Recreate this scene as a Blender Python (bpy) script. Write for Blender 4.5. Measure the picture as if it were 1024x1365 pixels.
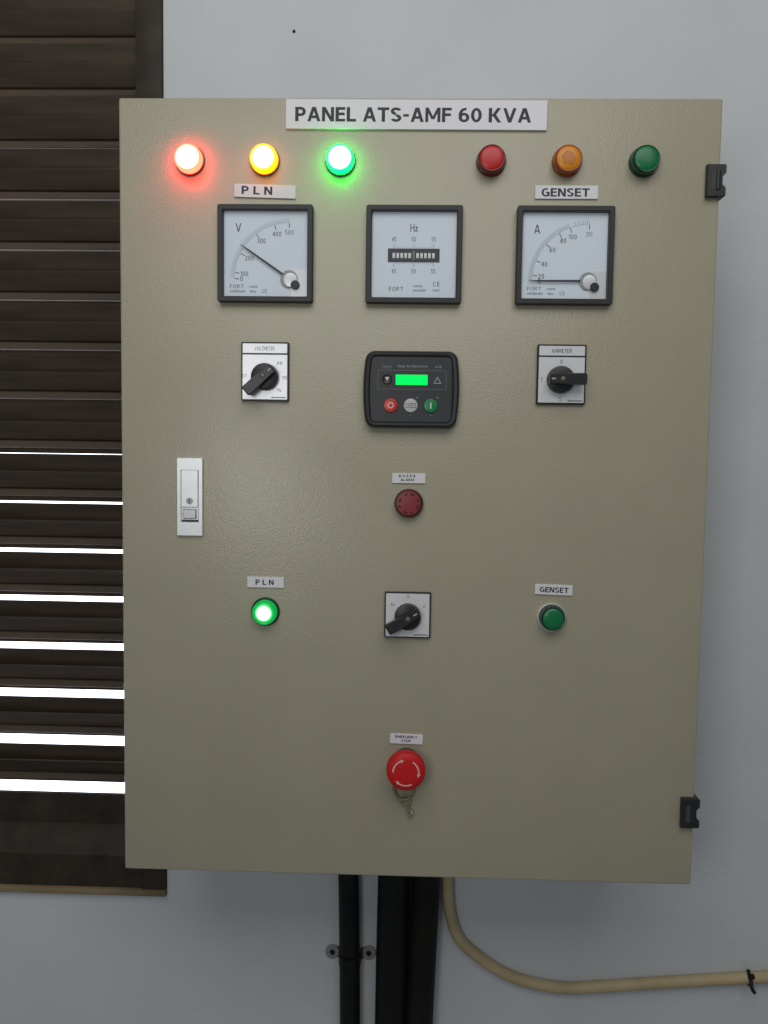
import bpy, bmesh, math, random
from mathutils import Matrix, Vector
random.seed(7)
PI = math.pi
for o in list(bpy.data.objects): bpy.data.objects.remove(o)
S = bpy.context.scene
COL = S.collection

# ------------------------------------------------------------------ camera
# millimetres on the door: x right, y down from the door's top left corner, z into the wall
BASE = 1.8                                   # world height of the door's top edge
def W(x, y, z=0.0): return Vector((x/1000, z/1000, BASE - y/1000))
cd = bpy.data.cameras.new('camera'); cam = bpy.data.objects.new('camera', cd); COL.objects.link(cam)
right = Vector((0.99946823, 0.02949177, 0.01391015))
down  = Vector((0.01585663, -0.06682863, -0.99763846))
fwd   = Vector((-0.02849253, 0.99732852, -0.06726074))
M = Matrix(((right.x, -down.x, -fwd.x), (right.y, -down.y, -fwd.y), (right.z, -down.z, -fwd.z))).to_4x4()
M.translation = W(295.68, 357.47, -817.39)
cam.matrix_world = M
cd.sensor_fit = 'VERTICAL'; cd.sensor_height = 24; cd.lens = 24*1062/1365
cd.clip_start = 0.02; cd.clip_end = 50
S.camera = cam
S.render.resolution_x = 768; S.render.resolution_y = 1024

# ------------------------------------------------------------------ light
wd = bpy.data.worlds.new('World'); S.world = wd; wd.use_nodes = True
bg = wd.node_tree.nodes['Background']
bg.inputs[0].default_value = (0.87, 0.94, 1.0, 1); bg.inputs[1].default_value = 0.112
S.view_settings.view_transform = 'Standard'; S.view_settings.look = 'None'
S.view_settings.exposure = 0.10; S.view_settings.gamma = 1
S.cycles.max_bounces = 8

def area(name, loc, target, sx, sy, power, col):
    l = bpy.data.lights.new(name, 'AREA'); l.shape = 'RECTANGLE'; l.size = sx; l.size_y = sy
    l.energy = power; l.color = col
    o = bpy.data.objects.new(name, l); COL.objects.link(o); o.location = loc
    o.rotation_euler = (Vector(target) - Vector(loc)).to_track_quat('-Z', 'Y').to_euler()
    return o
area('ceiling_light', (0.30, -1.15, 2.62), (0.25, 0.1, 1.75), 1.7, 1.1, 12.6, (1.0, 0.985, 0.96))
area('doorway_daylight', (-0.16, -1.45, 1.57), (0.15, 0, 1.5), 0.34, 0.46, 2.9, (0.97, 0.99, 1.0))

# ------------------------------------------------------------------ materials
MATS = {}
def mat(name, col, rough=0.5, metal=0.0, spec=0.5, var=0.0, vscale=60, bump=0.0, bscale=400, bdist=0.0004,
        emit=None, estr=0.0, coat=0.0, bump2=None):
    if name in MATS: return MATS[name]
    m = bpy.data.materials.new(name); m.use_nodes = True
    nt = m.node_tree; p = nt.nodes['Principled BSDF']
    p.inputs['Base Color'].default_value = (*col, 1)
    p.inputs['Roughness'].default_value = rough; p.inputs['Metallic'].default_value = metal
    p.inputs['Specular IOR Level'].default_value = spec
    p.inputs['Coat Weight'].default_value = coat
    if emit:
        p.inputs['Emission Color'].default_value = (*emit, 1); p.inputs['Emission Strength'].default_value = estr
    if var or bump:
        tc = nt.nodes.new('ShaderNodeTexCoord')
    if var:
        n = nt.nodes.new('ShaderNodeTexNoise'); n.inputs['Scale'].default_value = vscale; n.inputs['Detail'].default_value = 5
        nt.links.new(tc.outputs['Object'], n.inputs['Vector'])
        r = nt.nodes.new('ShaderNodeValToRGB')
        a = [max(0, c*(1-var)) for c in col]; b = [min(1, c*(1+var)) for c in col]
        r.color_ramp.elements[0].position = 0.3; r.color_ramp.elements[1].position = 0.7
        r.color_ramp.elements[0].color = (*a, 1); r.color_ramp.elements[1].color = (*b, 1)
        nt.links.new(n.outputs['Fac'], r.inputs['Fac']); nt.links.new(r.outputs['Color'], p.inputs['Base Color'])
    if bump:
        n = nt.nodes.new('ShaderNodeTexNoise'); n.inputs['Scale'].default_value = bscale; n.inputs['Detail'].default_value = 2
        nt.links.new(tc.outputs['Object'], n.inputs['Vector'])
        b = nt.nodes.new('ShaderNodeBump'); b.inputs['Strength'].default_value = bump; b.inputs['Distance'].default_value = bdist
        nt.links.new(n.outputs['Fac'], b.inputs['Height']); nt.links.new(b.outputs['Normal'], p.inputs['Normal'])
    MATS[name] = m
    return m

def coat_mat():
    """Powder coat: orange-peel relief in two sizes, faint handling smudges in the gloss."""
    m = mat('powder_coat', (0.385, 0.357, 0.258), 0.36, spec=0.55, var=0.03, vscale=14)
    nt = m.node_tree; p = nt.nodes['Principled BSDF']
    tc = nt.nodes.new('ShaderNodeTexCoord')
    n1 = nt.nodes.new('ShaderNodeTexNoise'); n1.inputs['Scale'].default_value = 540; n1.inputs['Detail'].default_value = 2.5
    n2 = nt.nodes.new('ShaderNodeTexNoise'); n2.inputs['Scale'].default_value = 170; n2.inputs['Detail'].default_value = 2
    ad = nt.nodes.new('ShaderNodeMath'); ad.operation = 'MULTIPLY_ADD'; ad.inputs[1].default_value = 0.5
    for n in (n1, n2): nt.links.new(tc.outputs['Object'], n.inputs['Vector'])
    nt.links.new(n2.outputs['Fac'], ad.inputs[0]); nt.links.new(n1.outputs['Fac'], ad.inputs[2])
    b = nt.nodes.new('ShaderNodeBump'); b.inputs['Strength'].default_value = 1.0; b.inputs['Distance'].default_value = 0.00028
    nt.links.new(ad.outputs[0], b.inputs['Height']); nt.links.new(b.outputs['Normal'], p.inputs['Normal'])
    n3 = nt.nodes.new('ShaderNodeTexNoise'); n3.inputs['Scale'].default_value = 9; n3.inputs['Detail'].default_value = 6
    nt.links.new(tc.outputs['Object'], n3.inputs['Vector'])
    mr = nt.nodes.new('ShaderNodeMapRange'); mr.inputs['To Min'].default_value = 0.22; mr.inputs['To Max'].default_value = 0.36
    nt.links.new(n3.outputs['Fac'], mr.inputs['Value']); nt.links.new(mr.outputs[0], p.inputs['Roughness'])
    return m

def lit_lens(name, core, rim, cs, rs, r0, r1):
    """Glowing diffuser of a lit pilot lamp: hottest over the bulb at its axis, coloured plastic round it."""
    m = bpy.data.materials.new(name); m.use_nodes = True
    nt = m.node_tree; p = nt.nodes['Principled BSDF']
    p.inputs['Base Color'].default_value = (*[c*0.5 for c in rim], 1); p.inputs['Roughness'].default_value = 0.2
    tc = nt.nodes.new('ShaderNodeTexCoord'); sp = nt.nodes.new('ShaderNodeSeparateXYZ')
    nt.links.new(tc.outputs['Object'], sp.inputs[0])
    cb = nt.nodes.new('ShaderNodeCombineXYZ')
    nt.links.new(sp.outputs[0], cb.inputs[0]); nt.links.new(sp.outputs[2], cb.inputs[1])
    ln = nt.nodes.new('ShaderNodeVectorMath'); ln.operation = 'LENGTH'; nt.links.new(cb.outputs[0], ln.inputs[0])
    mr = nt.nodes.new('ShaderNodeMapRange'); mr.interpolation_type = 'SMOOTHSTEP'
    mr.inputs['From Min'].default_value = r0/1000; mr.inputs['From Max'].default_value = r1/1000
    nt.links.new(ln.outputs['Value'], mr.inputs['Value'])
    mx = nt.nodes.new('ShaderNodeMix'); mx.data_type = 'RGBA'
    mx.inputs[6].default_value = (*[c*cs for c in core], 1); mx.inputs[7].default_value = (*[c*rs for c in rim], 1)
    nt.links.new(mr.outputs[0], mx.inputs[0]); nt.links.new(mx.outputs[2], p.inputs['Emission Color'])
    p.inputs['Emission Strength'].default_value = 1.0
    return m

def glass_mat():
    m = bpy.data.materials.new('clear_pane'); m.use_nodes = True
    nt = m.node_tree; nt.nodes.clear()
    o = nt.nodes.new('ShaderNodeOutputMaterial'); mx = nt.nodes.new('ShaderNodeMixShader')
    t = nt.nodes.new('ShaderNodeBsdfTransparent'); g = nt.nodes.new('ShaderNodeBsdfGlossy')
    t.inputs[0].default_value = (0.99, 0.995, 1.0, 1); g.inputs['Roughness'].default_value = 0.06
    lw = nt.nodes.new('ShaderNodeLayerWeight'); pw = nt.nodes.new('ShaderNodeMath'); pw.operation = 'POWER'; pw.inputs[1].default_value = 5
    lw.inputs[0].default_value = 0.5; f = nt.nodes.new('ShaderNodeMath'); f.operation = 'MULTIPLY_ADD'; f.inputs[1].default_value = 0.95; f.inputs[2].default_value = 0.045
    nt.links.new(lw.outputs['Facing'], pw.inputs[0]); nt.links.new(pw.outputs[0], f.inputs[0])
    nt.links.new(f.outputs[0], mx.inputs[0]); nt.links.new(t.outputs[0], mx.inputs[1]); nt.links.new(g.outputs[0], mx.inputs[2])
    nt.links.new(mx.outputs[0], o.inputs[0])
    return m

COAT = coat_mat(); PANE = glass_mat()
def grain(m, sx):
    """Stretch a material's noise along x so that it reads as wood grain."""
    nt = m.node_tree; tc = next(n for n in nt.nodes if n.type == 'TEX_COORD')
    mp = nt.nodes.new('ShaderNodeMapping'); mp.inputs['Scale'].default_value = (sx, 1, 1)
    for l in list(tc.outputs['Object'].links):
        dst = l.to_socket; nt.links.remove(l); nt.links.new(mp.outputs[0], dst)
    nt.links.new(tc.outputs['Object'], mp.inputs[0])
WALL = mat('wall_paint', (0.61, 0.632, 0.652), 0.7, spec=0.25, var=0.035, vscale=7, bump=0.5, bscale=130, bdist=0.0009)
BROWN = mat('brown_stained_wood', (0.070, 0.051, 0.036), 0.5, spec=0.3, var=0.38, vscale=38, bump=0.35, bscale=110, bdist=0.0007)
FRAME = mat('dark_frame_wood', (0.036, 0.028, 0.020), 0.55, spec=0.25, var=0.3, vscale=38, bump=0.3, bscale=110, bdist=0.0007)
OCHRE = mat('raw_sill_wood', (0.23, 0.175, 0.095), 0.75, var=0.3, vscale=40, bump=0.4, bscale=120, bdist=0.001)
grain(BROWN, 0.15); grain(OCHRE, 0.25)
BLACK = mat('black_plastic', (0.018, 0.018, 0.020), 0.38, bump=0.1, bscale=900, bdist=0.0001)
BEZEL = mat('bezel_plastic', (0.022, 0.022, 0.024), 0.48, bump=0.12, bscale=900, bdist=0.0001)
FACE = mat('controller_face', (0.030, 0.033, 0.036), 0.45)
DIAL = mat('dial_card', (0.83, 0.90, 0.96), 0.55, var=0.01, vscale=40)  # white card, with the pane's bluish reflection put into its colour
INK = mat('ink', (0.030, 0.028, 0.045), 0.6)
FADED = mat('faded_ink', (0.17, 0.18, 0.21), 0.6)
PALE = mat('pale_print', (0.34, 0.37, 0.41), 0.6)
PRINT = mat('pale_grey_print', (0.40, 0.42, 0.42), 0.6)
PLATE = mat('white_acrylic', (0.74, 0.73, 0.76), 0.35, var=0.015, vscale=30)
ALU = mat('silver_plate', (0.80, 0.80, 0.82), 0.34, metal=0.25, var=0.02, vscale=60)
ZINC = mat('satin_zinc', (0.80, 0.81, 0.80), 0.36, metal=0.35, var=0.03, vscale=120)
CHROME = mat('chrome', (0.80, 0.80, 0.80), 0.35, metal=0.5)
DARKZ = mat('dark_slot', (0.05, 0.05, 0.05), 0.6)
BRASS = mat('dull_brass', (0.27, 0.235, 0.14), 0.5, metal=0.3, var=0.2, vscale=200)
CBLACK = mat('cable_sheath', (0.010, 0.010, 0.010), 0.5, spec=0.2, var=0.3, vscale=30)
CBROWN = mat('cable_sheath_dusty', (0.011, 0.010, 0.008), 0.6, spec=0.2, var=0.4, vscale=25)
TAN = mat('tan_flex', (0.50, 0.40, 0.23), 0.55, var=0.12, vscale=30, bump=0.2, bscale=200, bdist=0.0005)
CLIP = mat('grey_clip', (0.27, 0.27, 0.27), 0.6, var=0.15, vscale=200)
RED = mat('red_lens', (0.52, 0.018, 0.020), 0.32, bump=0.15, bscale=500, bdist=0.0003)
REDB = mat('red_lens_rim', (0.13, 0.012, 0.012), 0.2)
AMB = mat('amber_lens', (0.70, 0.25, 0.008), 0.32)
AMBB = mat('amber_lens_rim', (0.30, 0.065, 0.008), 0.2)
GRN = mat('green_lens', (0.004, 0.17, 0.055), 0.32, bump=0.15, bscale=500, bdist=0.0003)
GRNB = mat('green_lens_rim', (0.003, 0.05, 0.022), 0.2)
BUZ = mat('buzzer_red', (0.25, 0.030, 0.032), 0.4)
BUZD = mat('buzzer_slot', (0.035, 0.004, 0.004), 0.6)
STOP = mat('stop_red', (0.58, 0.012, 0.014), 0.5, spec=0.3)
STOPW = mat('stop_arrow_white', (0.75, 0.45, 0.38), 0.5)
BTNR = mat('button_red', (0.60, 0.035, 0.030), 0.35)
BTNW = mat('button_white', (0.52, 0.52, 0.52), 0.4)
BTNG = mat('button_green', (0.005, 0.22, 0.07), 0.35)
WHT = mat('white_print', (0.75, 0.72, 0.65), 0.5)
LCD = mat('lcd_backlight', (0.0, 0.1, 0.02), 0.6, spec=0.1, emit=(0.0, 1.0, 0.13), estr=0.95)

# ------------------------------------------------------------------ mesh helpers (local mm: x right, y up, o out of the door)
def P(x, y, o): return (x/1000, -o/1000, y/1000)
class MB:
    def __init__(s): s.bm = bmesh.new()
    def loft(s, loops, cap0=False, cap1=True):
        L = [[s.bm.verts.new(P(*p)) for p in lp] for lp in loops]
        n = len(L[0])
        for a, b in zip(L, L[1:]):
            for i in range(n): s.bm.faces.new((a[i], a[(i+1) % n], b[(i+1) % n], b[i]))
        if cap0: s.bm.faces.new(L[0][::-1])
        if cap1: s.bm.faces.new(L[-1])
        return s
    def poly(s, pts, o0, o1, bev=0.0):
        """Flat outline raised from o0 to o1; the front edge eased by bev."""
        cx = sum(p[0] for p in pts)/len(pts); cy = sum(p[1] for p in pts)/len(pts)
        lp = [[(x, y, o0) for x, y in pts], [(x, y, o1-bev) for x, y in pts]]
        if bev:
            def ins(x, y):
                d = math.hypot(x-cx, y-cy) or 1; k = (d-bev)/d
                return (cx+(x-cx)*k, cy+(y-cy)*k, o1)
            lp.append([ins(x, y) for x, y in pts])
        else: lp[1] = [(x, y, o1) for x, y in pts]
        return s.loft(lp, True, True)
    def box(s, x0, x1, y0, y1, o0, o1, bev=0.0):
        r = bmesh.ops.create_cube(s.bm, size=1)
        for v in r['verts']:
            v.co = Vector(P((x0+x1)/2+v.co.x*(x1-x0), (y0+y1)/2+v.co.z*(y1-y0), (o0+o1)/2-v.co.y*(o1-o0)))
        if bev:
            es = list({e for v in r['verts'] for e in v.link_edges})
            bmesh.ops.bevel(s.bm, geom=es, offset=bev/1000, segments=2, affect='EDGES', profile=0.5)
        return s
    def lathe(s, prof, n=40, cx=0, cy=0, cap0=False, cap1=True):
        return s.loft([[(cx+r*math.cos(2*PI*i/n), cy+r*math.sin(2*PI*i/n), o) for i in range(n)] for r, o in prof], cap0, cap1)
    def flat(s, pts, o):
        s.bm.faces.new([s.bm.verts.new(P(x, y, o)) for x, y in pts]); return s
    def bar(s, x0, y0, x1, y1, w, o):
        dx, dy = x1-x0, y1-y0; d = math.hypot(dx, dy); nx, ny = -dy/d*w/2, dx/d*w/2
        return s.flat([(x0-nx, y0-ny), (x1-nx, y1-ny), (x1+nx, y1+ny), (x0+nx, y0+ny)], o)
    def arc(s, cx, cy, r, w, a0, a1, o, n=24):
        pr = None
        for i in range(n+1):
            a = math.radians(a0+(a1-a0)*i/n); c, q = math.cos(a), math.sin(a)
            cur = [s.bm.verts.new(P(cx+(r-w/2)*c, cy+(r-w/2)*q, o)), s.bm.verts.new(P(cx+(r+w/2)*c, cy+(r+w/2)*q, o))]
            if pr: s.bm.faces.new((pr[0], pr[1], cur[1], cur[0]))
            pr = cur
        return s
    def tube(s, pts, r, n=16):
        pts = [Vector(p) for p in pts]; ring = []; up = Vector((0, 1, 0))
        for i, p in enumerate(pts):
            t = (pts[min(i+1, len(pts)-1)]-pts[max(i-1, 0)]).normalized()
            a = t.cross(up); a = a.normalized() if a.length > 1e-4 else Vector((1, 0, 0)); b = t.cross(a).normalized()
            rr_ = r(i/(len(pts)-1)) if callable(r) else r
            ring.append([s.bm.verts.new(p+a*rr_*math.cos(2*PI*k/n)+b*rr_*math.sin(2*PI*k/n)) for k in range(n)])
        for A, B in zip(ring, ring[1:]):
            for k in range(n): s.bm.faces.new((A[k], A[(k+1) % n], B[(k+1) % n], B[k]))
        s.bm.faces.new(ring[0]); s.bm.faces.new(ring[-1][::-1]); return s
    def mesh(s, name, m, angle=35, flatn=False):
        if not flatn: bmesh.ops.recalc_face_normals(s.bm, faces=s.bm.faces)
        me = bpy.data.meshes.new(name); s.bm.to_mesh(me); s.bm.free()
        me.materials.append(m); me.shade_smooth(); me.set_sharp_from_angle(angle=math.radians(angle))
        return me
    def build(s, name, m, parent=None, loc=(0, 0, 0), angle=35):
        return link(name, s.mesh(name, m, angle), parent, loc)
def link(name, me, parent=None, loc=(0, 0, 0), rot=0.0):
    o = bpy.data.objects.new(name, me); COL.objects.link(o); o.parent = parent; o.location = loc
    if rot: o.rotation_euler = (0, rot, 0)
    return o
def rr(w, h, r, o, n=5, cx=0, cy=0):
    pts = []
    for qx, qy, a0 in ((1, 1, 0), (-1, 1, 90), (-1, -1, 180), (1, -1, 270)):
        for i in range(n+1):
            a = math.radians(a0+90*i/n)
            pts.append((cx+qx*(w/2-r)+r*math.cos(a), cy+qy*(h/2-r)+r*math.sin(a), o))
    return pts
def plate(w, h, r, o0, o1, bev=0.3, cx=0, cy=0):
    return MB().loft([rr(w, h, r, o0, 4, cx, cy), rr(w, h, r, o1-bev, 4, cx, cy), rr(w-2*bev, h-2*bev, max(r-bev, .05), o1, 4, cx, cy)], True, True)
def empty(name, loc):
    o = bpy.data.objects.new(name, None); COL.objects.link(o); o.location = loc; o.empty_display_size = 0.02; return o
def tag(o, label=None, cat=None, group=None, kind=None):
    if label: o['label'] = label
    if cat: o['category'] = cat
    if group: o['group'] = group
    if kind: o['kind'] = kind
    return o
def text(s, w, h, m, parent, x, y, o, bold=0.0, name='lettering', space=1.0, shear=0.0, rot=0.0):
    """Printed lettering fitted into a w x h box centred on x, y."""
    c = bpy.data.curves.new('t', 'FONT'); c.body = s; c.offset = bold; c.space_character = space; c.shear = shear
    c.align_x = 'CENTER'; c.resolution_u = 3; c.space_line = 0.85
    t = bpy.data.objects.new('t', c); COL.objects.link(t)
    bpy.context.view_layer.update()
    me = bpy.data.meshes.new_from_object(t.evaluated_get(bpy.context.evaluated_depsgraph_get()))
    bpy.data.objects.remove(t); bpy.data.curves.remove(c)
    xs = [v.co.x for v in me.vertices]; ys = [v.co.y for v in me.vertices]
    sx = w/(max(xs)-min(xs)); sy = h/(max(ys)-min(ys)); mx, my = (max(xs)+min(xs))/2, (max(ys)+min(ys))/2
    cr, sr = math.cos(rot), math.sin(rot)
    for v in me.vertices:
        a, b = (v.co.x-mx)*sx, (v.co.y-my)*sy
        v.co = P(x+a*cr-b*sr, y+a*sr+b*cr, o)
    me.name = name; me.materials.clear(); me.materials.append(m)
    return link(name, me, parent)
# block capitals: r = upright bar, h = level bar (both x0,y0,x1,y1), d = slanted bar (foot x, y, head x, y, width), a = arc (cx, cy, rx, ry, from, to)
def glyphs(T_, H_):
    def _s(w): return [('a', w/2, .735, w/2, .265, 20, 270), ('a', w/2, .265, w/2, .265, -160, 90)]
    return {
     'P': (.80, [('r', 0, 0, T_, 1), ('a', .42, .68, .37, .32, -90, 90), ('r', T_, 1-H_, .43, 1), ('r', T_, .36, .43, .36+H_)]),
     'R': (.92, [('r', 0, 0, T_, 1), ('a', .40, .71, .37, .29, -90, 90), ('r', T_, 1-H_, .41, 1), ('r', T_, .42, .41, .42+H_), ('d', .66, 0, .30, .44, .26)]),
     'B': (.85, [('r', 0, 0, T_, 1), ('a', .42, .745, .37, .255, -90, 90), ('a', .45, .29, .40, .29, -90, 90), ('r', T_, 1-H_, .43, 1), ('r', T_, .45, .46, .57), ('r', T_, 0, .46, H_)]),
     'A': (.98, [('d', 0, 0, .35, 1, .24), ('d', .74, 0, .39, 1, .24), ('r', .2, .22, .78, .22+H_*.95)]),
     'N': (.90, [('r', 0, 0, T_*.95, 1), ('r', .90-T_*.95, 0, .90, 1), ('d', .64, 0, .0, 1, .26)]),
     'E': (.72, [('r', 0, 0, T_, 1), ('r', T_, 0, .72, H_), ('r', T_, .43, .68, .43+H_), ('r', T_, 1-H_, .72, 1)]),
     'F': (.72, [('r', 0, 0, T_, 1), ('r', T_, .42, .66, .42+H_), ('r', T_, 1-H_, .72, 1)]),
     'L': (.70, [('r', 0, 0, T_, 1), ('r', T_, 0, .70, H_)]),
     'T': (.86, [('r', .43-T_/2, 0, .43+T_/2, 1), ('r', 0, 1-H_, .86, 1)]),
     'Z': (.80, [('r', 0, 0, .8, H_), ('r', 0, 1-H_, .8, 1), ('d', 0, H_*.6, .54, 1-H_*.6, .27)]),
     'S': (.80, _s(.80)),
     'M': (1.12, [('r', 0, 0, T_*.9, 1), ('r', 1.12-T_*.9, 0, 1.12, 1), ('d', .45, .2, .02, 1, .22), ('d', .45, .2, .88, 1, .22)]),
     'K': (.95, [('r', 0, 0, T_, 1), ('d', .18, .42, .62, 1, .28), ('d', .66, 0, .24, .56, .28)]),
     'V': (.98, [('d', .37, 0, 0, 1, .24), ('d', .37, 0, .74, 1, .24)]),
     'Y': (.92, [('r', .46-T_/2, 0, .46+T_/2, .45), ('d', .345, .38, 0, 1, .25), ('d', .325, .38, .67, 1, .25)]),
     'U': (.90, [('r', 0, .36, T_, 1), ('r', .9-T_, .36, .9, 1), ('a', .45, .38, .45, .38, 180, 360)]),
     'G': (.92, [('a', .47, .5, .47, .5, 52, 305), ('r', .92-T_, .04, .92, .5), ('r', .5, .38, .92, .38+H_)]),
     'C': (.84, [('a', .47, .5, .47, .5, 48, 312)]),
     'O': (1.0, [('a', .5, .5, .5, .5, 0, 360)]), '0': (.80, [('a', .4, .5, .4, .5, 0, 360)]),
     '6': (.80, [('a', .4, .33, .4, .33, 0, 360), ('a', .48, .5, .48, .5, 75, 190)]),
     '1': (.46, [('r', .46-T_, 0, .46, 1), ('d', .02, .72, .28, 1, T_*1.1)]),
     '2': (.74, [('a', .37, .70, .37, .30, 0, 165), ('d', .0, H_*.5, .74-T_*1.15, .70, T_*1.15), ('r', 0, 0, .74, H_)]),
     '3': (.74, [('a', .36, .74, .36, .26, -90, 150), ('a', .36, .28, .38, .28, -150, 90)]),
     '4': (.80, [('r', .80-T_*1.6, 0, .80-T_*.6, 1), ('r', 0, .24, .80, .24+H_), ('d', 0, .30, .80-T_*1.8, 1, T_*1.1)]),
     '5': (.74, [('r', .02, .48, .02+T_, 1), ('r', .02, 1-H_, .70, 1), ('a', .36, .33, .38, .33, -145, 125)]),
     '8': (.78, [('a', .39, .745, .35, .255, 0, 360), ('a', .39, .29, .39, .29, 0, 360)]),
     'H': (.84, [('r', 0, 0, T_, 1), ('r', .84-T_, 0, .84, 1), ('r', T_, .44, .84-T_, .44+H_)]),
     'z': (.58, [('r', 0, 0, .58, H_), ('r', 0, .68-H_, .58, .68), ('d', 0, H_*.6, .58-T_*1.3, .68-H_*.6, T_*1.3)]),
     'D': (.90, [('r', 0, 0, T_, 1), ('a', .40, .5, .50, .5, -90, 90), ('r', T_, 1-H_, .42, 1), ('r', T_, 0, .42, H_)]),
     '-': (.46, [('r', .02, .36, .44, .54)]),
    }
HEAVY = (0.25, 0.19); THIN = (0.19, 0.13)
def block(s, w, h, m, parent, x, y, o, gap=0.11, name='lettering', lead=0.5, wt=HEAVY):
    """Heavy printed capitals fitted into a w x h box centred on x, y."""
    GLYPH = glyphs(*wt); T_, H_ = wt
    lines = s.split('\n'); b = MB(); nl = len(lines); ch = h/(nl+(nl-1)*lead)
    wid = [sum((GLYPH[c][0]+gap) if c != ' ' else 0.40 for c in L)-gap for L in lines]
    k = w/max(wid); step = 0
    for i, L in enumerate(lines):
        cx = x-wid[i]*k/2; by = y+h/2-ch-i*ch*(1+lead)
        for c in L:
            if c == ' ': cx += 0.40*k; continue
            gw, prims = GLYPH[c]
            for q in prims:
                step += 1; oz = o+0.004*(step % 5)
                if q[0] == 'r': b.flat([(cx+q[1]*k, by+q[2]*ch), (cx+q[3]*k, by+q[2]*ch), (cx+q[3]*k, by+q[4]*ch), (cx+q[1]*k, by+q[4]*ch)], oz)
                elif q[0] == 'd':
                    q = list(q); w0 = q[5]; q[5] = w0*(1.0 if wt is HEAVY or c in '1245z' else 0.62); q[1] += (w0-q[5])/2; q[3] += (w0-q[5])/2
                    b.flat([(cx+q[1]*k, by+q[2]*ch), (cx+(q[1]+q[5])*k, by+q[2]*ch), (cx+(q[3]+q[5])*k, by+q[4]*ch), (cx+q[3]*k, by+q[4]*ch)], oz)
                else:
                    pr = None; n = 22
                    for j in range(n+1):
                        a = math.radians(q[5]+(q[6]-q[5])*j/n); ca, sa = math.cos(a), math.sin(a)
                        cur = [b.bm.verts.new(P(cx+(q[1]+(q[3]-T_*.97)*ca)*k, by+(q[2]+(q[4]-H_*.95)*sa)*ch, oz)), b.bm.verts.new(P(cx+(q[1]+q[3]*ca)*k, by+(q[2]+q[4]*sa)*ch, oz))]
                        if pr: b.bm.faces.new((pr[0], pr[1], cur[1], cur[0]))
                        pr = cur
            cx += (gw+gap)*k
    return b.build(name, m, parent)
def smallprint(w, h, n, m, parent, x, y, o, shear=0.0):
    """A printed line too small to read: uneven strokes of ink."""
    b = MB(); X = x-w/2; rnd = random.Random(int(x*31+y*17))
    while X < x+w/2-0.2:
        ww = rnd.uniform(0.25, 0.8)*w/n
        hh = h*rnd.uniform(0.7, 1.0)
        b.flat([(X, y-h/2), (X+ww, y-h/2), (X+ww+shear*hh, y-h/2+hh), (X+shear*hh, y-h/2+hh)], o)
        X += ww+0.22*w/n
    return b.build('small_print', m, parent)

# ------------------------------------------------------------------ wall, outside, window
WZ = 200.0                                   # wall face, mm behind the door's face
def wbox(x0, x1, y0, y1, z0, z1, bev=0.0, b=None):
    """Box given in door mm (y down), built in world coordinates."""
    b = b or MB()
    return b.box(x0, x1, BASE*1000-y1, BASE*1000-y0, -z1, -z0, bev)
WX0, WX1, WY0, WY1 = -640.0, -15.5, -620.0, 930.0     # window opening incl. frame
b = MB()
wbox(WX1, 1900, -1200, 1800, WZ, WZ+120, 0, b)
wbox(-1700, WX0, -1200, 1800, WZ, WZ+120, 0, b)
wbox(WX0, WX1, -1200, WY0, WZ, WZ+120, 0, b)
wbox(WX0, WX1, WY1+8, 1800, WZ, WZ+120, 0, b)
bmesh.ops.remove_doubles(b.bm, verts=b.bm.verts, dist=1e-5)
tag(b.build('wall', WALL), kind='structure')
SKY = bpy.data.materials.new('bright_sky'); SKY.use_nodes = True
nt = SKY.node_tree; nt.nodes.clear(); e = nt.nodes.new('ShaderNodeEmission'); oo = nt.nodes.new('ShaderNodeOutputMaterial')
e.inputs[0].default_value = (0.86, 0.90, 1.0, 1); e.inputs[1].default_value = 4.5; nt.links.new(e.outputs[0], oo.inputs[0])
tag(wbox(-2600, 1500, -1800, 2600, 1200, 1220).build('sky', SKY), kind='structure')

win = empty('louvre_window', W(-330, 938, WZ+30))
tag(win, 'dark brown louvred window with horizontal slats, daylight between its lower ones', 'window')
def wpart(name, b, m):
    o = b.build(name, m); o.parent = win; o.matrix_parent_inverse = Matrix.Translation(win.location).inverted(); return o
wpart('jamb', wbox(-49, -16, WY0+1, 932.5, WZ-6, WZ+95, 1.5), FRAME)
wpart('jamb', wbox(WX0+0.5, -606, WY0+1, 932.5, WZ-6, WZ+95, 1.5), FRAME)
wpart('head_rail', wbox(-605.5, -49.5, WY0+1, -575, WZ-4, WZ+94, 1.5), FRAME)
# bottom rail: an upper fillet, a sloped catch ledge and a flat board under it
def xprism(prof, x0, x1):
    """Profile of (depth z, height above y=0 line as -y) points drawn along x; returns MB in local coordinates."""
    b = MB(); b.loft([[(x0, h, -z) for z, h in prof], [(x1, h, -z) for z, h in prof]], True, True); return b
def wprism(prof, x0, x1):
    b = MB(); b.loft([[(x0, BASE*1000-y, -z) for z, y in prof], [(x1, BASE*1000-y, -z) for z, y in prof]], True, True); return b
wpart('bottom_rail', wprism([(197, 932), (197, 889), (201, 884), (203, 876), (222, 858), (222, 817), (226, 816), (292, 852), (292, 932)], -605.5, -49.5), FRAME)
wpart('sill', wbox(WX0-2, -15.8, 933, 941.5, WZ-8, WZ+60, 1.5), OCHRE)
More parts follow.
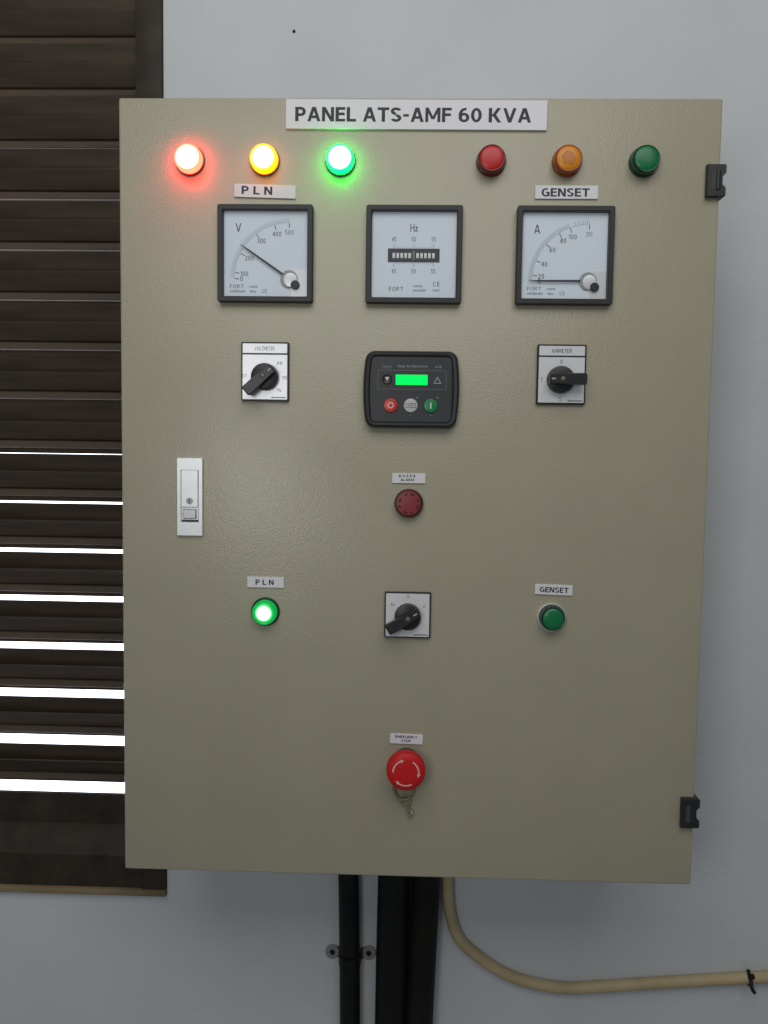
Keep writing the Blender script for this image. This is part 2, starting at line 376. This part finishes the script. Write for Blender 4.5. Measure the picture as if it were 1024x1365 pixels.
# slats: boards falling outward with a raised bead and a drip edge, an upstand leaf rising behind each front edge
def slat_mesh(x0, x1):
    # (depth, height) in mm from the near top edge
    prof = [(0, 0), (17, -20.5), (21.0, -22.0), (18.4, -23.6), (16.6, -31.0), (18.0, -32.4), (29.4, -32.6), (30.2, -39.4), (31.8, -39.0),
            (31.0, -30.5), (25.0, -27.0), (22.5, -19), (17.0, -9), (-1.6, 24.0), (-3.4, 23.0), (13.2, -9.5), (1.6, 1.4)]
    return xprism(prof, x0, x1).mesh('slat', BROWN, 25)
sm = slat_mesh(-277.8, 277.0)
PITCH = 64.21; Y0 = -171.3-25.0
for k in range(-6, 16):
    y = Y0+PITCH*k
    o = link('slat', sm, win, W(-327.5, y, WZ+8)-win.location)
    o.rotation_euler = (math.radians(random.uniform(-0.5, 0.5)), 0, 0)
# paint speck on the wall
s = MB().lathe([(1.9, 0), (1.7, 1.0), (0.8, 1.6)], 9, cap0=True).build('nail', CBLACK, None, W(147.2, -166.7, WZ-0.3))
tag(s, 'tiny dark nail head in the white wall above the cabinet', 'nail')

# ------------------------------------------------------------------ cabinet
cab = empty('control_cabinet', W(300, 800, 100))
tag(cab, 'beige steel control cabinet on the wall with meters, pilot lamps and switches on its door', 'control cabinet')
CL = cab.location
def at(x, y, o=0.0): return W(x, y, -o)-CL     # location of a part on the door face
body = MB()
body.loft([rr(590, 790, 3, -18.5), rr(590, 790, 3, -WZ+0.4)], True, True)
body.build('body', COAT, cab, at(300, 400))
d = MB()
d.loft([rr(600, 800, 2.2, -18), rr(600, 800, 2.2, -1.6), rr(599, 799, 2.0, -0.5), rr(597.4, 797.4, 1.6, 0)], True, True)
d.build('door', COAT, cab, at(300, 400))

# nameplates ------------------------------------------------------
def nameplate(s, x, y, w, h, tw, th, dx=0, dy=0, rot=0, bold=0.022, label=None, space=1.0, thick=1.6, m2=None):
    p = plate(w, h, 0.4, 0.02, thick, 0.2).build('nameplate', PLATE, cab, at(x, y))
    p.rotation_euler = (0, rot, 0)
    block(s, tw, th, m2 or INK, p, dx, dy, thick+0.06)
    if label: tag(p, label)
    return p
nameplate('PANEL ATS-AMF 60 KVA', 298.6, 16.9, 259, 28.6, 234, 13.9, -3.2, -0.3, math.radians(0.25), 0.03, 'long white title plate at the top edge of the door', 1.03, 2.2)
nameplate('P L N', 148.2, 91.5, 62, 13, 31, 8.0, -8, 0.4, math.radians(1.6), 0.024, 'small white plate reading PLN above the voltmeter')
nameplate('GENSET', 449.4, 91.2, 62.2, 13, 47.5, 8.2, -1, -0.3, 0.0, 0.03, 'small white plate reading GENSET above the ammeter')
nameplate('B U Z E R\nALARM', 297.3, 377.5, 34, 10.2, 17, 6.6, -1.6, 0.3, 0.0, 0.02, 'tiny white plate reading BUZER ALARM above the dark red buzzer')
nameplate('P L N', 150.5, 487.5, 38.3, 11.2, 19, 5.4, -1, 0, 0.0, 0.02, 'small white plate reading PLN above the lone lit green lamp')
nameplate('GENSET', 447.9, 489.8, 38.4, 10.6, 29.5, 5.6, 0.4, -0.1, math.radians(1.4), 0.024, 'small white plate reading GENSET above the lone unlit green lamp')
nameplate('EMERGENCY\nSTOP', 299.2, 650.2, 34.2, 10.4, 23, 7.0, -0.3, 0.3, math.radians(1.0), 0.026, 'tiny white plate reading EMERGENCY STOP above the red mushroom button')

# pilot lamps -----------------------------------------------------
def pilot(x, y, rim, lens, label, lit=False, ring=None, ribs=False, base=None):
    L = MB().lathe([(14.9, 0.02), (15.0, 1.6), (14.4, 3.0), (13.6, 3.0)], 44, cap0=True, cap1=False).build('pilot_lamp', ring or base or rim, cab, at(x, y))
    tag(L, label)
    r = 12.6 if ring else 13.7
    MB().lathe([(r, 2.0), (r, 8.6), (r-0.5, 10.4), (r-1.3, 11.2), (r-2.0, 11.0)], 44, cap1=False).build('lens_wall', rim, L)
    MB().lathe([(r-1.9, 10.9), (r-2.4, 11.35), (r-5.5, 12.1), (r-9, 12.5), (1.5, 12.6)], 44).build('lens', lens, L)
    if ribs:
        for k in range(-3, 4):
            q = MB().box(-6.2+abs(k)*0.7, 6.2-abs(k)*0.7, k*1.9-0.35, k*1.9+0.35, 11.2, 12.75).build('rib', AMBB if abs(k) < 9 else rim, L)
            q.rotation_euler = (0, math.radians(-48), 0)
    return L
LR = lit_lens('lit_red', (1.0, 0.50, 0.30), (1.0, 0.05, 0.03), 8.5, 8.0, 9.0, 12.5)
LRW = lit_lens('lit_red_wall', (1.0, 0.05, 0.02), (1.0, 0.024, 0.012), 22.0, 22.0, 5, 9)
LA = lit_lens('lit_amber', (1.0, 0.66, 0.35), (1.0, 0.50, 0.0), 4.5, 1.7, 9.0, 12.0)
LAW = lit_lens('lit_amber_wall', (1.0, 0.4, 0.02), (1.0, 0.25, 0.0), 4.5, 4.5, 5, 9)
LG = lit_lens('lit_green', (0.45, 1.0, 0.48), (0.0, 1.0, 0.14), 5.0, 2.6, 9.0, 12.5)
LGW = lit_lens('lit_green_wall', (0.0, 1.0, 0.06), (0.0, 1.0, 0.035), 13.0, 13.0, 5, 9)
LG2 = lit_lens('lit_green_small', (0.75, 1.0, 0.85), (0.0, 0.50, 0.06), 3.0, 0.9, 3.2, 9.5)
LG2W = lit_lens('lit_green_small_wall', (0.0, 0.5, 0.1), (0.0, 0.36, 0.06), 0.8, 0.8, 5, 9)
LY = 61.7
pilot(72.3, LY, LRW, LR, 'lit red pilot lamp beside the lit amber one', True, base=REDB)
pilot(148.0, LY, LAW, LA, 'lit amber pilot lamp above the PLN plate', True, base=AMBB)
pilot(224.0, LY, LGW, LG, 'lit green pilot lamp under the title plate', True, base=GRNB)
pilot(374.0, LY, REDB, RED, 'unlit red pilot lamp under the title plate')
pilot(448.9, LY, AMBB, AMB, 'unlit amber pilot lamp above the GENSET plate', ribs=True)
pilot(524.6, LY, GRNB, GRN, 'unlit green pilot lamp near the upper hinge')
pilot(150.4, 518.2, LG2W, LG2, 'lit green pilot lamp under the lower PLN plate', True, ring=GRNB)
pilot(446.5, 518.4, GRNB, GRN, 'unlit green pilot lamp in a chrome ring under the lower GENSET plate', ring=CHROME)

# meters ----------------------------------------------------------
def meter(name, x, y, label):
    b = MB()
    b.loft([rr(96, 96, 2.2, 0.05), rr(96, 96, 2.2, 7.4), rr(94.6, 94.6, 1.8, 8.4), rr(86.4, 86.4, 1.2, 8.4), rr(85.2, 85.2, 1.0, 7.8), rr(85.0, 85.0, 1.0, 2.0)], True, False)
    m = b.build(name, BEZEL, cab, at(x, y)); tag(m, label)
    plate(84.6, 84.6, 0.8, 2.0, 3.0, 0.1).build('dial', DIAL, m)
    plate(84.9, 84.9, 0.9, 6.9, 7.5, 0.1).build('pane', PANE, m)
    return m
D = 3.08
PX, PY = 24.0, -24.6                          # pivot of the needle
def pol(r, a): a = math.radians(a); return PX+r*math.cos(a), PY+r*math.sin(a)
def needle_meter(name, x, y, label, letter, marks, ang, minor):
    m = meter(name, x, y, label)
    t = MB()
    for a, s, w in marks:
        (x0, y0), (x1, y1) = pol(50.8, a), pol(55.2, a); t.bar(x0, y0, x1, y1, 0.75, D)
    t.build('tick_mark', INK, m)
    t = MB()
    for a in minor:
        (x0, y0), (x1, y1) = pol(56.0, a), pol(59.8, a); t.bar(x0, y0, x1, y1, 0.42, D)
    t.arc(PX, PY, 55.8, 0.3, 90, 180, D, 40)
    t.build('scale', PALE, m)
    for a, s, w in marks:
        xx, yy = pol(50.8-(3.6 if a < 150 else w/2+1.2), a)
        if a < 120: yy -= 0.9
        block(s, w, 4.7, INK if a > 91 else FADED, m, xx, yy, D, 0.3, wt=THIN)
    block(letter, 6.4, 8.6, INK, m, -27.6, 26.2, D, wt=THIN)
    block('FORT', 14, 3.7, FADED, m, -29.2, -32.0, D, 0.2, wt=THIN)
    smallprint(8.5, 2.0, 7, PALE, m, -12.5, -32.2, D)
    smallprint(15.5, 2.6, 12, PALE, m, -28.0, -36.8, D); smallprint(6.5, 2.4, 6, PALE, m, -12.5, -36.8, D)
    block('CE', 5.2, 3.7, FADED, m, -1.2, -36.6, D, 0.25, wt=THIN)
    plate(16.4, 27.5, 0.5, D-0.02, 3.5, 0.1, 34.0, -28.4).build('corner_plate', ALU, m)
    hub = MB().lathe([(8.8, 3.4), (8.8, 4.3), (8.3, 4.7)], 32, PX, PY).build('hub', mat('hub_grey', (0.36, 0.37, 0.37), 0.5), m)
    MB().lathe([(7.0, 4.7), (6.8, 5.2), (5.2, 5.5)], 24, PX+1.4, PY-1.0).build('hub_cap', ALU, m)
    MB().lathe([(4.4, 3.5), (4.4, 6.0), (3.8, 6.5)], 24, 30.2, -30.6).build('zero_screw', BLACK, m)
    n = MB(); (x0, y0), (x1, y1), (x2, y2) = pol(8.0, ang), pol(50, ang), pol(59.5, ang)
    def seg(xa, ya, xb, yb, wa, wb):
        a = math.radians(ang); nx, ny = -math.sin(a), math.cos(a)
        n.loft([[(xa+nx*wa, ya+ny*wa, 5.0), (xa-nx*wa, ya-ny*wa, 5.0), (xa-nx*wa, ya-ny*wa, 5.5), (xa+nx*wa, ya+ny*wa, 5.5)],
                [(xb+nx*wb, yb+ny*wb, 5.0), (xb-nx*wb, yb-ny*wb, 5.0), (xb-nx*wb, yb-ny*wb, 5.5), (xb+nx*wb, yb+ny*wb, 5.5)]], True, True)
    seg(x0, y0, x1, y1, 1.0, 0.8); seg(x1, y1, x2, y2, 0.75, 0.25)
    n.build('needle', INK, m)
    return m
needle_meter('voltmeter', 149.5, 154.0, 'square voltmeter, its needle raised to about 230', 'V',
    [(180, '0', 2.6), (173.6, '100', 7.6), (153, '200', 8.6), (127, '300', 8.6), (105.5, '400', 8.6), (90, '500', 8.6)], 145.6,
    [180-i*1.9 for i in range(1, 48)])
needle_meter('ammeter', 448.7, 154.0, 'square ammeter with its needle lying at zero', 'A',
    [(180, '0', 2.6), (174.2, '20', 5.8), (159, '40', 5.8), (139.5, '60', 5.8), (122.5, '80', 5.8), (110, '100', 7.8), (90, '200', 6.2)], 180.2,
    [180-i*1.5 for i in range(1, 47)]+[104, 101, 98.5, 96, 94, 92, 90])
fm = meter('frequency_meter', 298.8, 154.0, 'square frequency meter with a row of white reeds in a dark slot')
block('Hz', 7.8, 7.4, FADED, fm, -0.2, 26.8, D, wt=THIN)
plate(51.8, 13.4, 0.3, 2.9, 3.35, 0.05, -0.2, -0.3).build('slot', mat('slot_grey', (0.060, 0.062, 0.068), 0.6), fm)
reed = MB().box(-1.32, 1.32, -2.55, 2.55, 3.3, 3.75, 0.1).mesh('reed', mat('reed_white', (0.85, 0.85, 0.85), 0.5))
vib = MB().box(-1.1, 1.1, -4.6, 4.6, 3.3, 3.6, 0.1).mesh('reed', mat('reed_blur', (0.22, 0.22, 0.23), 0.5))
for k in range(-5, 6): link('reed', vib if k == 0 else reed, fm, P(-0.3+k*3.96, -0.6, 0))
t = MB()
for k in range(-10, 11):
    L_ = 4.2 if k % 10 == 0 else 1.6
    for sgn, yy in ((1, 6.7), (-1, -7.3)): t.bar(-0.3+k*1.98, yy, -0.3+k*1.98, yy+sgn*L_, 0.4 if k % 10 == 0 else 0.25, D)
t.build('scale', FADED, fm)
for k, s_ in ((-19.8, '45'), (0, '50'), (19.8, '55')):
    block(s_, 4.4, 4.6, FADED, fm, k-0.2, 15.6, D, 0.25, wt=THIN); block(s_, 4.4, 4.6, FADED, fm, k-0.2, -15.8, D, 0.25, wt=THIN)
block('FORT', 14.5, 4.2, FADED, fm, -17.4, -33.4, D, 0.2, wt=(.19, .14))
smallprint(9, 2.2, 7, PALE, fm, 4.6, -30.4, D); smallprint(13, 2.4, 9, PALE, fm, 6.4, -34.6, D)
block('CE', 6.8, 4.6, FADED, fm, 23, -28.4, D, 0.25, wt=THIN); smallprint(7, 2.4, 6, PALE, fm, 23, -34.4, D)

# rotary selector switches ---------------------------------------
def selector(x, y, w, h, title, ang, marks, label, dx, dy, hl=24.0):
    """Escutcheon of black plastic, silver plates, round knob with a long grip turned to ang."""
    b = MB(); b.loft([rr(w, h, 1.2, 0.05), rr(w, h, 1.2, 3.4), rr(w-1.2, h-1.2, 0.9, 4.0)], True, True)
    s = b.build('selector_switch', BLACK, cab, at(x, y)); tag(s, label)
    if title:
        plate(w-3.2, 9.6, 0.5, 3.9, 4.35, 0.1, 0, h/2-1.6-4.8).build('title_strip', ALU, s)
        block(title, 20.5, 4.0, FADED if title[0] == 'V' else INK, s, -0.3, h/2-6.6, 4.42, 0.2, wt=THIN)
        ph = h-3.2-11.2; pc = -h/2+1.6+ph/2
    else: ph, pc = h-3.0, 0
    plate(w-3.0, ph, 0.6, 3.9, 4.35, 0.1, 0, pc).build('scale_plate', ALU, s)
    for t_, mx, my, mw, mh in marks: block(t_, mw, mh, FADED, s, mx, my, 4.42, 0.2, wt=THIN)
    smallprint(15, 1.5, 9, INK, s, w/2-10.5, -h/2+3.7, 4.42, 0.5)
    k = MB().lathe([(13.6, 4.3), (13.6, 10.5), (13.0, 11.8), (12.0, 12.2)], 40, dx, dy).build('knob', BLACK, s)
    g = MB()
    wd = 5.6
    pts = [(-12.6, -wd*0.80), (-12.6, wd*0.80), (4, wd), (hl-1.2, wd), (hl, wd-1.4), (hl, -wd+1.4), (hl-1.2, -wd), (4, -wd)]
    ca, sa = math.cos(math.radians(ang)), math.sin(math.radians(ang))
    pts = [(dx+px*ca-py*sa, dy+px*sa+py*ca) for px, py in pts]
    g.poly(pts[::-1], 12.0, 20.0, 1.2).build('grip', BLACK, s)
    mk = MB(); mk.poly([(dx+px*ca-py*sa, dy+px*sa+py*ca) for px, py in ((-11.0, -0.7), (-11.0, 0.7), (-6.8, 0.7), (-6.8, -0.7))][::-1], 19.9, 20.25).build('pointer_mark', PRINT, s)
    MB().lathe([(2.9, 19.9), (2.9, 20.2), (2.0, 20.2), (1.9, 20.12)], 20, dx, dy).build('screw_well', DARKZ, s)
    MB().lathe([(1.7, 20.1), (1.5, 20.6), (0.6, 20.8)], 14, dx+0.3, dy+0.2).build('screw', BRASS, s)
    return s
selector(149.4, 271.2, 48.6, 59.4, 'VOLTMETER', 222, [('RN', 15.2, 8.4, 4.8, 3.2), ('SN', 20.0, -6.0, 4.8, 3.4), ('TN', 14.3, -18.8, 4.8, 3.4), ('ST', -20.6, -4.4, 4.6, 3.2)],
         'selector switch with the VOLTMETER strip, grip turned toward the door lock', 0.4, -5.6)
selector(449.0, 270.9, 48.8, 59.8, 'AMMETER', 0.5, [('0', -0.4, 12.6, 2.4, 4.4), ('T', -19.6, -6.2, 2.6, 4.4), ('S', -0.6, -24.4, 2.4, 4.4)],
         'selector switch with the AMMETER strip, grip turned toward the hinged edge', -1.4, -5.6)
selector(298.2, 518.6, 47.8, 47.8, None, 212, [('M', -15.6, 10.6, 3.6, 3.4), ('0', 0.6, 19.4, 2.4, 3.6), ('A', 17.0, 9.6, 2.8, 3.0)],
         'square selector switch without a title strip, between the two lone green lamps', 0.2, -1.0)

# generator controller -------------------------------------------
def barrel(w, h, bulge, r, o, n=10):
    """Rectangle with bowed sides and round corners."""
    base = rr(w-2*bulge, h, r, o, 5); out = []
    pts = []
    N = len(base)
    for i in range(N):
        x, y, _ = base[i]; pts.append((x, y))
        x2, y2, _ = base[(i+1) % N]
        if abs(y2-y) > h*0.4:
            for k in range(1, n): pts.append((x+(x2-x)*k/n, y+(y2-y)*k/n))
    for x, y in pts: out.append((x+math.copysign(bulge*(1-(2*y/h)**2), x) if abs(x) > w*0.25 else x, y, o))
    return out
b = MB()
b.loft([barrel(97.0, 76.6, 3.4, 8, 0.05), barrel(97.0, 76.6, 3.4, 8, 8.0), barrel(95.4, 75.0, 3.4, 7.6, 10.4), barrel(92.0, 71.6, 3.2, 7, 11.6),
        barrel(86.0, 68.0, 2.6, 5, 11.4), barrel(84.6, 66.6, 2.4, 4.6, 10.6), barrel(83.0, 65.0, 2.2, 4, 9.6)], True, True)
c = b.build('generator_controller', BLACK, cab, at(298.2, 288.0)); tag(c, 'black generator controller with a glowing green screen and three round buttons')
F = 9.75
plate(80.5, 64, 3, 9.3, 9.72, 0.1).build('face', FACE, c); F = 9.8
fr = MB(); fr.loft([rr(68.8, 19.2, 1.6, F+.02, 4, 0.6, 9.5), rr(67.9, 18.3, 1.3, F+.02, 4, 0.6, 9.5)], False, False); fr.build('outline', mat('outline_grey', (0.16, 0.17, 0.17), .6), c)
fr = MB(); fr.loft([rr(9.4, 9.4, .3, F+.02, 2, -24.4, 25.4), rr(8.8, 8.8, .2, F+.02, 2, -24.4, 25.4)], False, False)
fr.flat([(-28.6, 21.2), (-20.2, 21.2), (-20.2, 23.6), (-28.6, 23.6)], F+.04); fr.build('emblem', mat('emblem_grey', (0.11, 0.12, 0.12), .6), c)
text('Deep Sea Electronics', 30, 2.9, PRINT, c, 1.2, 22.8, F, 0.0); text('3110', 6.2, 2.2, PRINT, c, 26.8, 22.6, F, 0.0)
plate(32, 10.2, 0.4, F-.05, F+0.25, 0.1, 0.3, 9.5).build('screen', LCD, c)
bd = MB().lathe([(5.0, F-.1), (5.0, F+.9), (4.4, F+1.3), (3.9, F+1.0)], 26, -24.4, 10.0).build('scroll_button', BLACK, c)
MB().flat([(-26.6, 12.0), (-22.2, 12.0), (-24.4, 8.2)], F+1.08).build('arrow', WHT, c)
tr = MB(); tr.loft([[(26.2, 13.0, F+.02), (22.2, 6.0, F+.02), (30.2, 6.0, F+.02)], [(26.2, 11.6, F+.02), (23.4, 6.7, F+.02), (29.0, 6.7, F+.02)]], False, False); tr.build('warning_triangle', PRINT, c)
for bx, mm, kind in ((-20.3, BTNR, 'O'), (-0.2, BTNW, 'A'), (19.9, BTNG, 'I')):
    q = MB().lathe([(7.0, F-.1), (7.0, F+.8), (6.5, F+1.5), (5.2, F+1.8)], 32, bx, -16.2).build('push_button', mm, c)
    z = F+1.88
    if kind == 'O': MB().arc(bx, -16.2, 2.6, 0.9, 0, 360, z, 28).build('symbol', WHT, c)
    elif kind == 'I': MB().bar(bx, -19.2, bx, -13.2, 1.3, z).build('symbol', WHT, c)
    else:
        fr = MB(); fr.loft([rr(10.4, 4.4, .2, z, 1, bx, -16.2), rr(9.6, 3.6, .1, z, 1, bx, -16.2)], False, False); fr.build('symbol', INK, c)
        block('AUTO', 7.2, 2.0, INK, c, bx, -16.2, z, wt=THIN)
    MB().lathe([(0.9, F-.1), (0.8, F+.3)], 10, bx+6.6, -8.2).build('indicator_dot', CLIP, c) if kind != 'O' else None
    MB().lathe([(0.6, F-.1), (0.5, F+.2)], 8, bx, -26.0).build('indicator_dot', CLIP, c) if kind != 'O' else None

# lock handle -----------------------------------------------------
b = MB(); b.loft([rr(26.6, 80.4, 0.8, 0.05), rr(26.6, 80.4, 0.8, 3.0), rr(25.8, 79.6, 0.6, 3.6), rr(18.8, 54.0, 0.4, 3.6, cx=0, cy=0.9), rr(18.4, 53.6, 0.3, 1.2, cx=0, cy=0.9)], True, True)
lk = b.build('door_lock', ZINC, cab, at(71.9, 400.0)); tag(lk, 'tall silver flush lock handle set in the door')
plate(17.6, 38.2, 0.6, 1.3, 4.2, 0.5, 0, 8.6).build('lever', ZINC, lk)
plate(17.4, 12.6, 0.5, 1.3, 3.3, 0.3, 0, -17.4).build('button_frame', ZINC, lk)
plate(14.2, 10.4, 0.8, 3.2, 5.0, 1.0, 0, -17.4).build('push_button', mat('grey_zinc', (0.48, 0.47, 0.49), 0.3, metal=0.6), lk)
plate(17.4, 2.2, 0.2, 1.25, 1.6, 0.1, 0, -25.0).build('slot', DARKZ, lk)
MB().lathe([(3.6, 4.1), (3.4, 4.5), (2.7, 4.5), (2.6, 4.25)], 24, 0, -4.2).build('key_cylinder', mat('worn_zinc', (0.28, 0.28, 0.28), 0.35, metal=0.7), lk)
MB().box(-0.5, 0.5, -6.2, -2.2, 4.2, 4.4).build('keyhole', DARKZ, lk)

# buzzer ----------------------------------------------------------
bz = MB().lathe([(14.6, 0.05), (14.8, 4), (14.2, 7.2), (13.2, 8.2), (12.0, 8.4)], 44, cap0=True).build('buzzer', mat('buzzer_rim', (0.060, 0.012, 0.012), 0.4), cab, at(297.6, 403.0)); tag(bz, 'dark red round alarm buzzer with slots round its face')
MB().lathe([(12.2, 8.3), (11.9, 9.0), (6, 9.5), (1, 9.6)], 40).build('cap', BUZ, bz)
for k in range(8):
    a = k*45+12
    MB().arc(0, 0, 9.6, 1.7, a, a+(26 if k % 2 else 13), 9.62, 8).build('sound_slot', BUZD, bz)
MB().lathe([(0.8, 9.5), (0.5, 10.0)], 10).build('centre_pip', BTNR, bz)

# emergency stop --------------------------------------------------
es = MB().lathe([(15.0, 0.05), (15.0, 3.0), (14.0, 4.0), (11.5, 4.4), (11.5, 14)], 40, cap0=True).build('emergency_stop', BLACK, cab, at(299.0, 675.0)); tag(es, 'red mushroom emergency stop button with three white arrows')
MB().lathe([(11.0, 13), (19.0, 15.5), (20.0, 18.0), (20.0, 24.5), (19.2, 27.6), (17.0, 29.4), (13, 30.3), (7, 30.7), (1, 30.8)], 48, cap0=True).build('mushroom_head', STOP, es)
for a0 in (100, -20, -140):
    ar = MB()
    n = 16; pr = None
    def hz(r): return 30.82-(r/20)**2*0.95+0.12
    a1 = a0+78
    for i in range(n+1):
        a = math.radians(a0+14+(a1-a0-14)*i/n); cur = []
        for r in (12.4, 13.9): cur.append(ar.bm.verts.new(P(r*math.cos(a), r*math.sin(a), hz(r)+0.02)))
        if pr: ar.bm.faces.new((pr[0], pr[1], cur[1], cur[0]))
        pr = cur
    h0, h1 = math.radians(a0+15), math.radians(a0-1)
    ar.bm.faces.new([ar.bm.verts.new(P(r*math.cos(a), r*math.sin(a), hz(r)+0.03)) for r, a in ((11.2, h0), (15.1, h0), (13.1, h1))])
    ar.build('arrow', STOPW, es)

# hinges ----------------------------------------------------------
hp = [(-9.3, -15.6), (8.2, -15.6), (9.3, -14.4), (9.3, -7.8), (6.0, -5.0), (6.0, 4.6), (9.3, 7.6), (9.3, 14.6), (8.2, 15.6), (-9.3, 15.6)]
hm = MB().poly(hp, -12, 6.0, 0.8).mesh('hinge', BLACK)
pinm = MB().lathe([(2.6, -9), (2.6, 9)], 16, cap0=True).mesh('hinge_pin', BLACK)
pocket = MB().box(-5.2, 1.8, -9, 9, 5.9, 6.15).mesh('recess', DARKZ)
for yy, lb in ((80.4, 'upper black hinge at the door edge'), (720.6, 'lower black hinge at the door edge')):
    h = link('hinge', hm, cab, at(594.8, yy)); tag(h, lb)
    q = link('hinge_pin', pinm, h, P(1.6, 0, 5.0)); q.rotation_euler = (PI/2, 0, 0)
    link('recess', pocket, h)

# ------------------------------------------------------------------ keys on the stop button
kr = empty('key_ring', W(297, 722, -3)); tag(kr, 'dull brass key ring with a key hanging under the red stop button', 'keys')
KL = kr.location
rg = MB(); R0 = 10.5
rg.tube([W(297+R0*math.cos(a), 701+R0*1.15*math.sin(a), -6-2.5*math.sin(a)*0.5)-KL for a in [2*PI*i/32 for i in range(33)]], 0.0013, 10)
rg.build('ring', BRASS, kr)
kk = MB()
kpts = [(5.5*math.cos(a), 4.8*math.sin(a)) for a in [math.radians(-60+i*20) for i in range(0, 16)]]
kk.poly(kpts, 0, 2.0, 0.3)
kk.poly([(-2.0, -3.8), (2.0, -3.8), (2.0, -9), (3.0, -10), (2.2, -11.5), (3.2, -13), (2.2, -14.5), (3.0, -16), (0.6, -18.5), (-2.0, -17)], 0.4, 1.6)
ko = kk.build('key', BRASS, kr, W(299.5, 716, -3.0)-KL); ko.rotation_euler = (0, math.radians(-18), 0)
MB().box(-0.5, 0.5, -2.2, 2.2, 0, 1.2, 0.3).build('key_tip', ZINC, kr, W(306.0, 727.0, -5)-KL).rotation_euler = (0, math.radians(-18), 0)

# ------------------------------------------------------------------ cables under the cabinet
def spline(pts, n=10):
    out = []; P_ = [pts[0]]+pts+[pts[-1]]
    for i in range(1, len(P_)-2):
        a, b_, c_, d_ = (Vector(p) for p in P_[i-1:i+3])
        for k in range(n):
            t = k/n
            out.append(0.5*((2*b_)+(c_-a)*t+(2*a-5*b_+4*c_-d_)*t*t+(3*b_-a-3*c_+d_)*t**3))
    out.append(Vector(pts[-1])); return out
def cable(name, pts, r, m, label, cat, group=None):
    b0 = W(*pts[-1])
    o = MB().tube([W(*p)-b0 for p in spline(pts)], r/1000, 20).build(name, m, None, b0, 60)
    return tag(o, label, cat, group)
cable('power_cable', [(226, 798, 185), (227, 880, 185.2), (229, 960, 185.4), (231.5, 1100, 185.5), (233, 1300, 185.5)], 13.6, CBLACK, 'thin black cable held by a screwed saddle below the cabinet', 'cable')
cable('power_cable', [(287, 798, 177), (286.5, 900, 177.5), (285.5, 1000, 178), (285.0, 1120, 178), (284, 1300, 178)], 20.6, CBLACK, 'thick black cable below the cabinet, beside the thin one', 'cable')
cable('power_cable', [(328, 798, 178), (327.6, 900, 178.5), (325, 1000, 179), (321.5, 1120, 179.3), (319, 1300, 179.3)], 18.4, CBROWN, 'thick dusty black cable below the cabinet, next to the tan one', 'cable')
cable('flex_cable', [(357, 798, 186), (356, 860, 188), (356.4, 905, 190), (360.5, 950, 191), (373, 985, 192), (398, 1009, 192.4), (430, 1030, 192.6), (465, 1042.5, 192.6),
      (512, 1049, 192.6), (560, 1045.5, 192.6), (612, 1040, 192.6), (690, 1032.5, 192.6), (775, 1025, 192.6), (900, 1016, 192.6), (1100, 1008, 192.6)], 7.3, TAN, 'tan cable curving out from under the cabinet along the wall', 'cable')
# saddle on the thin cable
cl = empty('cable_saddle', W(230.4, 1013, 198)); tag(cl, 'grey saddle clip screwed over the thin black cable', 'clip')
def sad(x, y, z): return W(x, y, z)-cl.location
b = MB()
ringp = [(-24, 1), (-16, 1.2), (-14.8, 6), (-14.6, 14), (-12.5, 22), (-7, 28), (0, 30), (7, 28), (12.5, 22), (14.6, 14), (14.8, 6), (16, 1.2), (24, 1)]
L0 = [(x, o_) for x, o_ in ringp]; L1 = [(x*(1.0), max(o_-1.5, -0.8)) if abs(x) > 15 else (x*0.93, o_-1.4) for x, o_ in ringp][::-1]
pr = L0+L1
b.loft([[(x, -7, o_) for x, o_ in pr], [(x, 7, o_) for x, o_ in pr]], True, True)
b.build('strap', CBLACK, cl, sad(230.4, 1013, WZ-0.9))
for sx in (-1, 1):
    e_ = MB().lathe([(9.6, 0), (9.4, 2.2), (8.6, 2.8)], 26, cap0=True).build('ear', CLIP, cl, sad(230.4+sx*24.2, 1013, WZ-0.1))
    MB().lathe([(3.6, 2.7), (3.4, 3.6), (1.5, 4.0)], 16).build('screw', CBLACK, e_)
# tie on the tan cable
tb = W(751, 1027.2, 192.6)
tie = MB(); tie.tube([Vector(((8.3+1.2*math.sin(3*a))*0.28*math.sin(a*2)/1000*0.6, 8.6*math.cos(a)/1000*0.86, 9.6*math.sin(a)/1000*0.86)) for a in [2*PI*i/28 for i in range(29)]], 0.0022, 8)
tie.tube([Vector((0, -0.0085, 0.002)), Vector((-0.002, -0.012, -0.002)), Vector((0.001, -0.0115, -0.009)), Vector((0.004, -0.010, -0.013))], 0.0023, 8)
tie.tube([Vector((0, -0.0075, 0.0065)), Vector((0.0015, -0.0095, 0.0085))], 0.0034, 8)
tag(tie.build('cable_tie', CBLACK, None, tb), 'black wire tie twisted round the tan cable', 'cable tie')
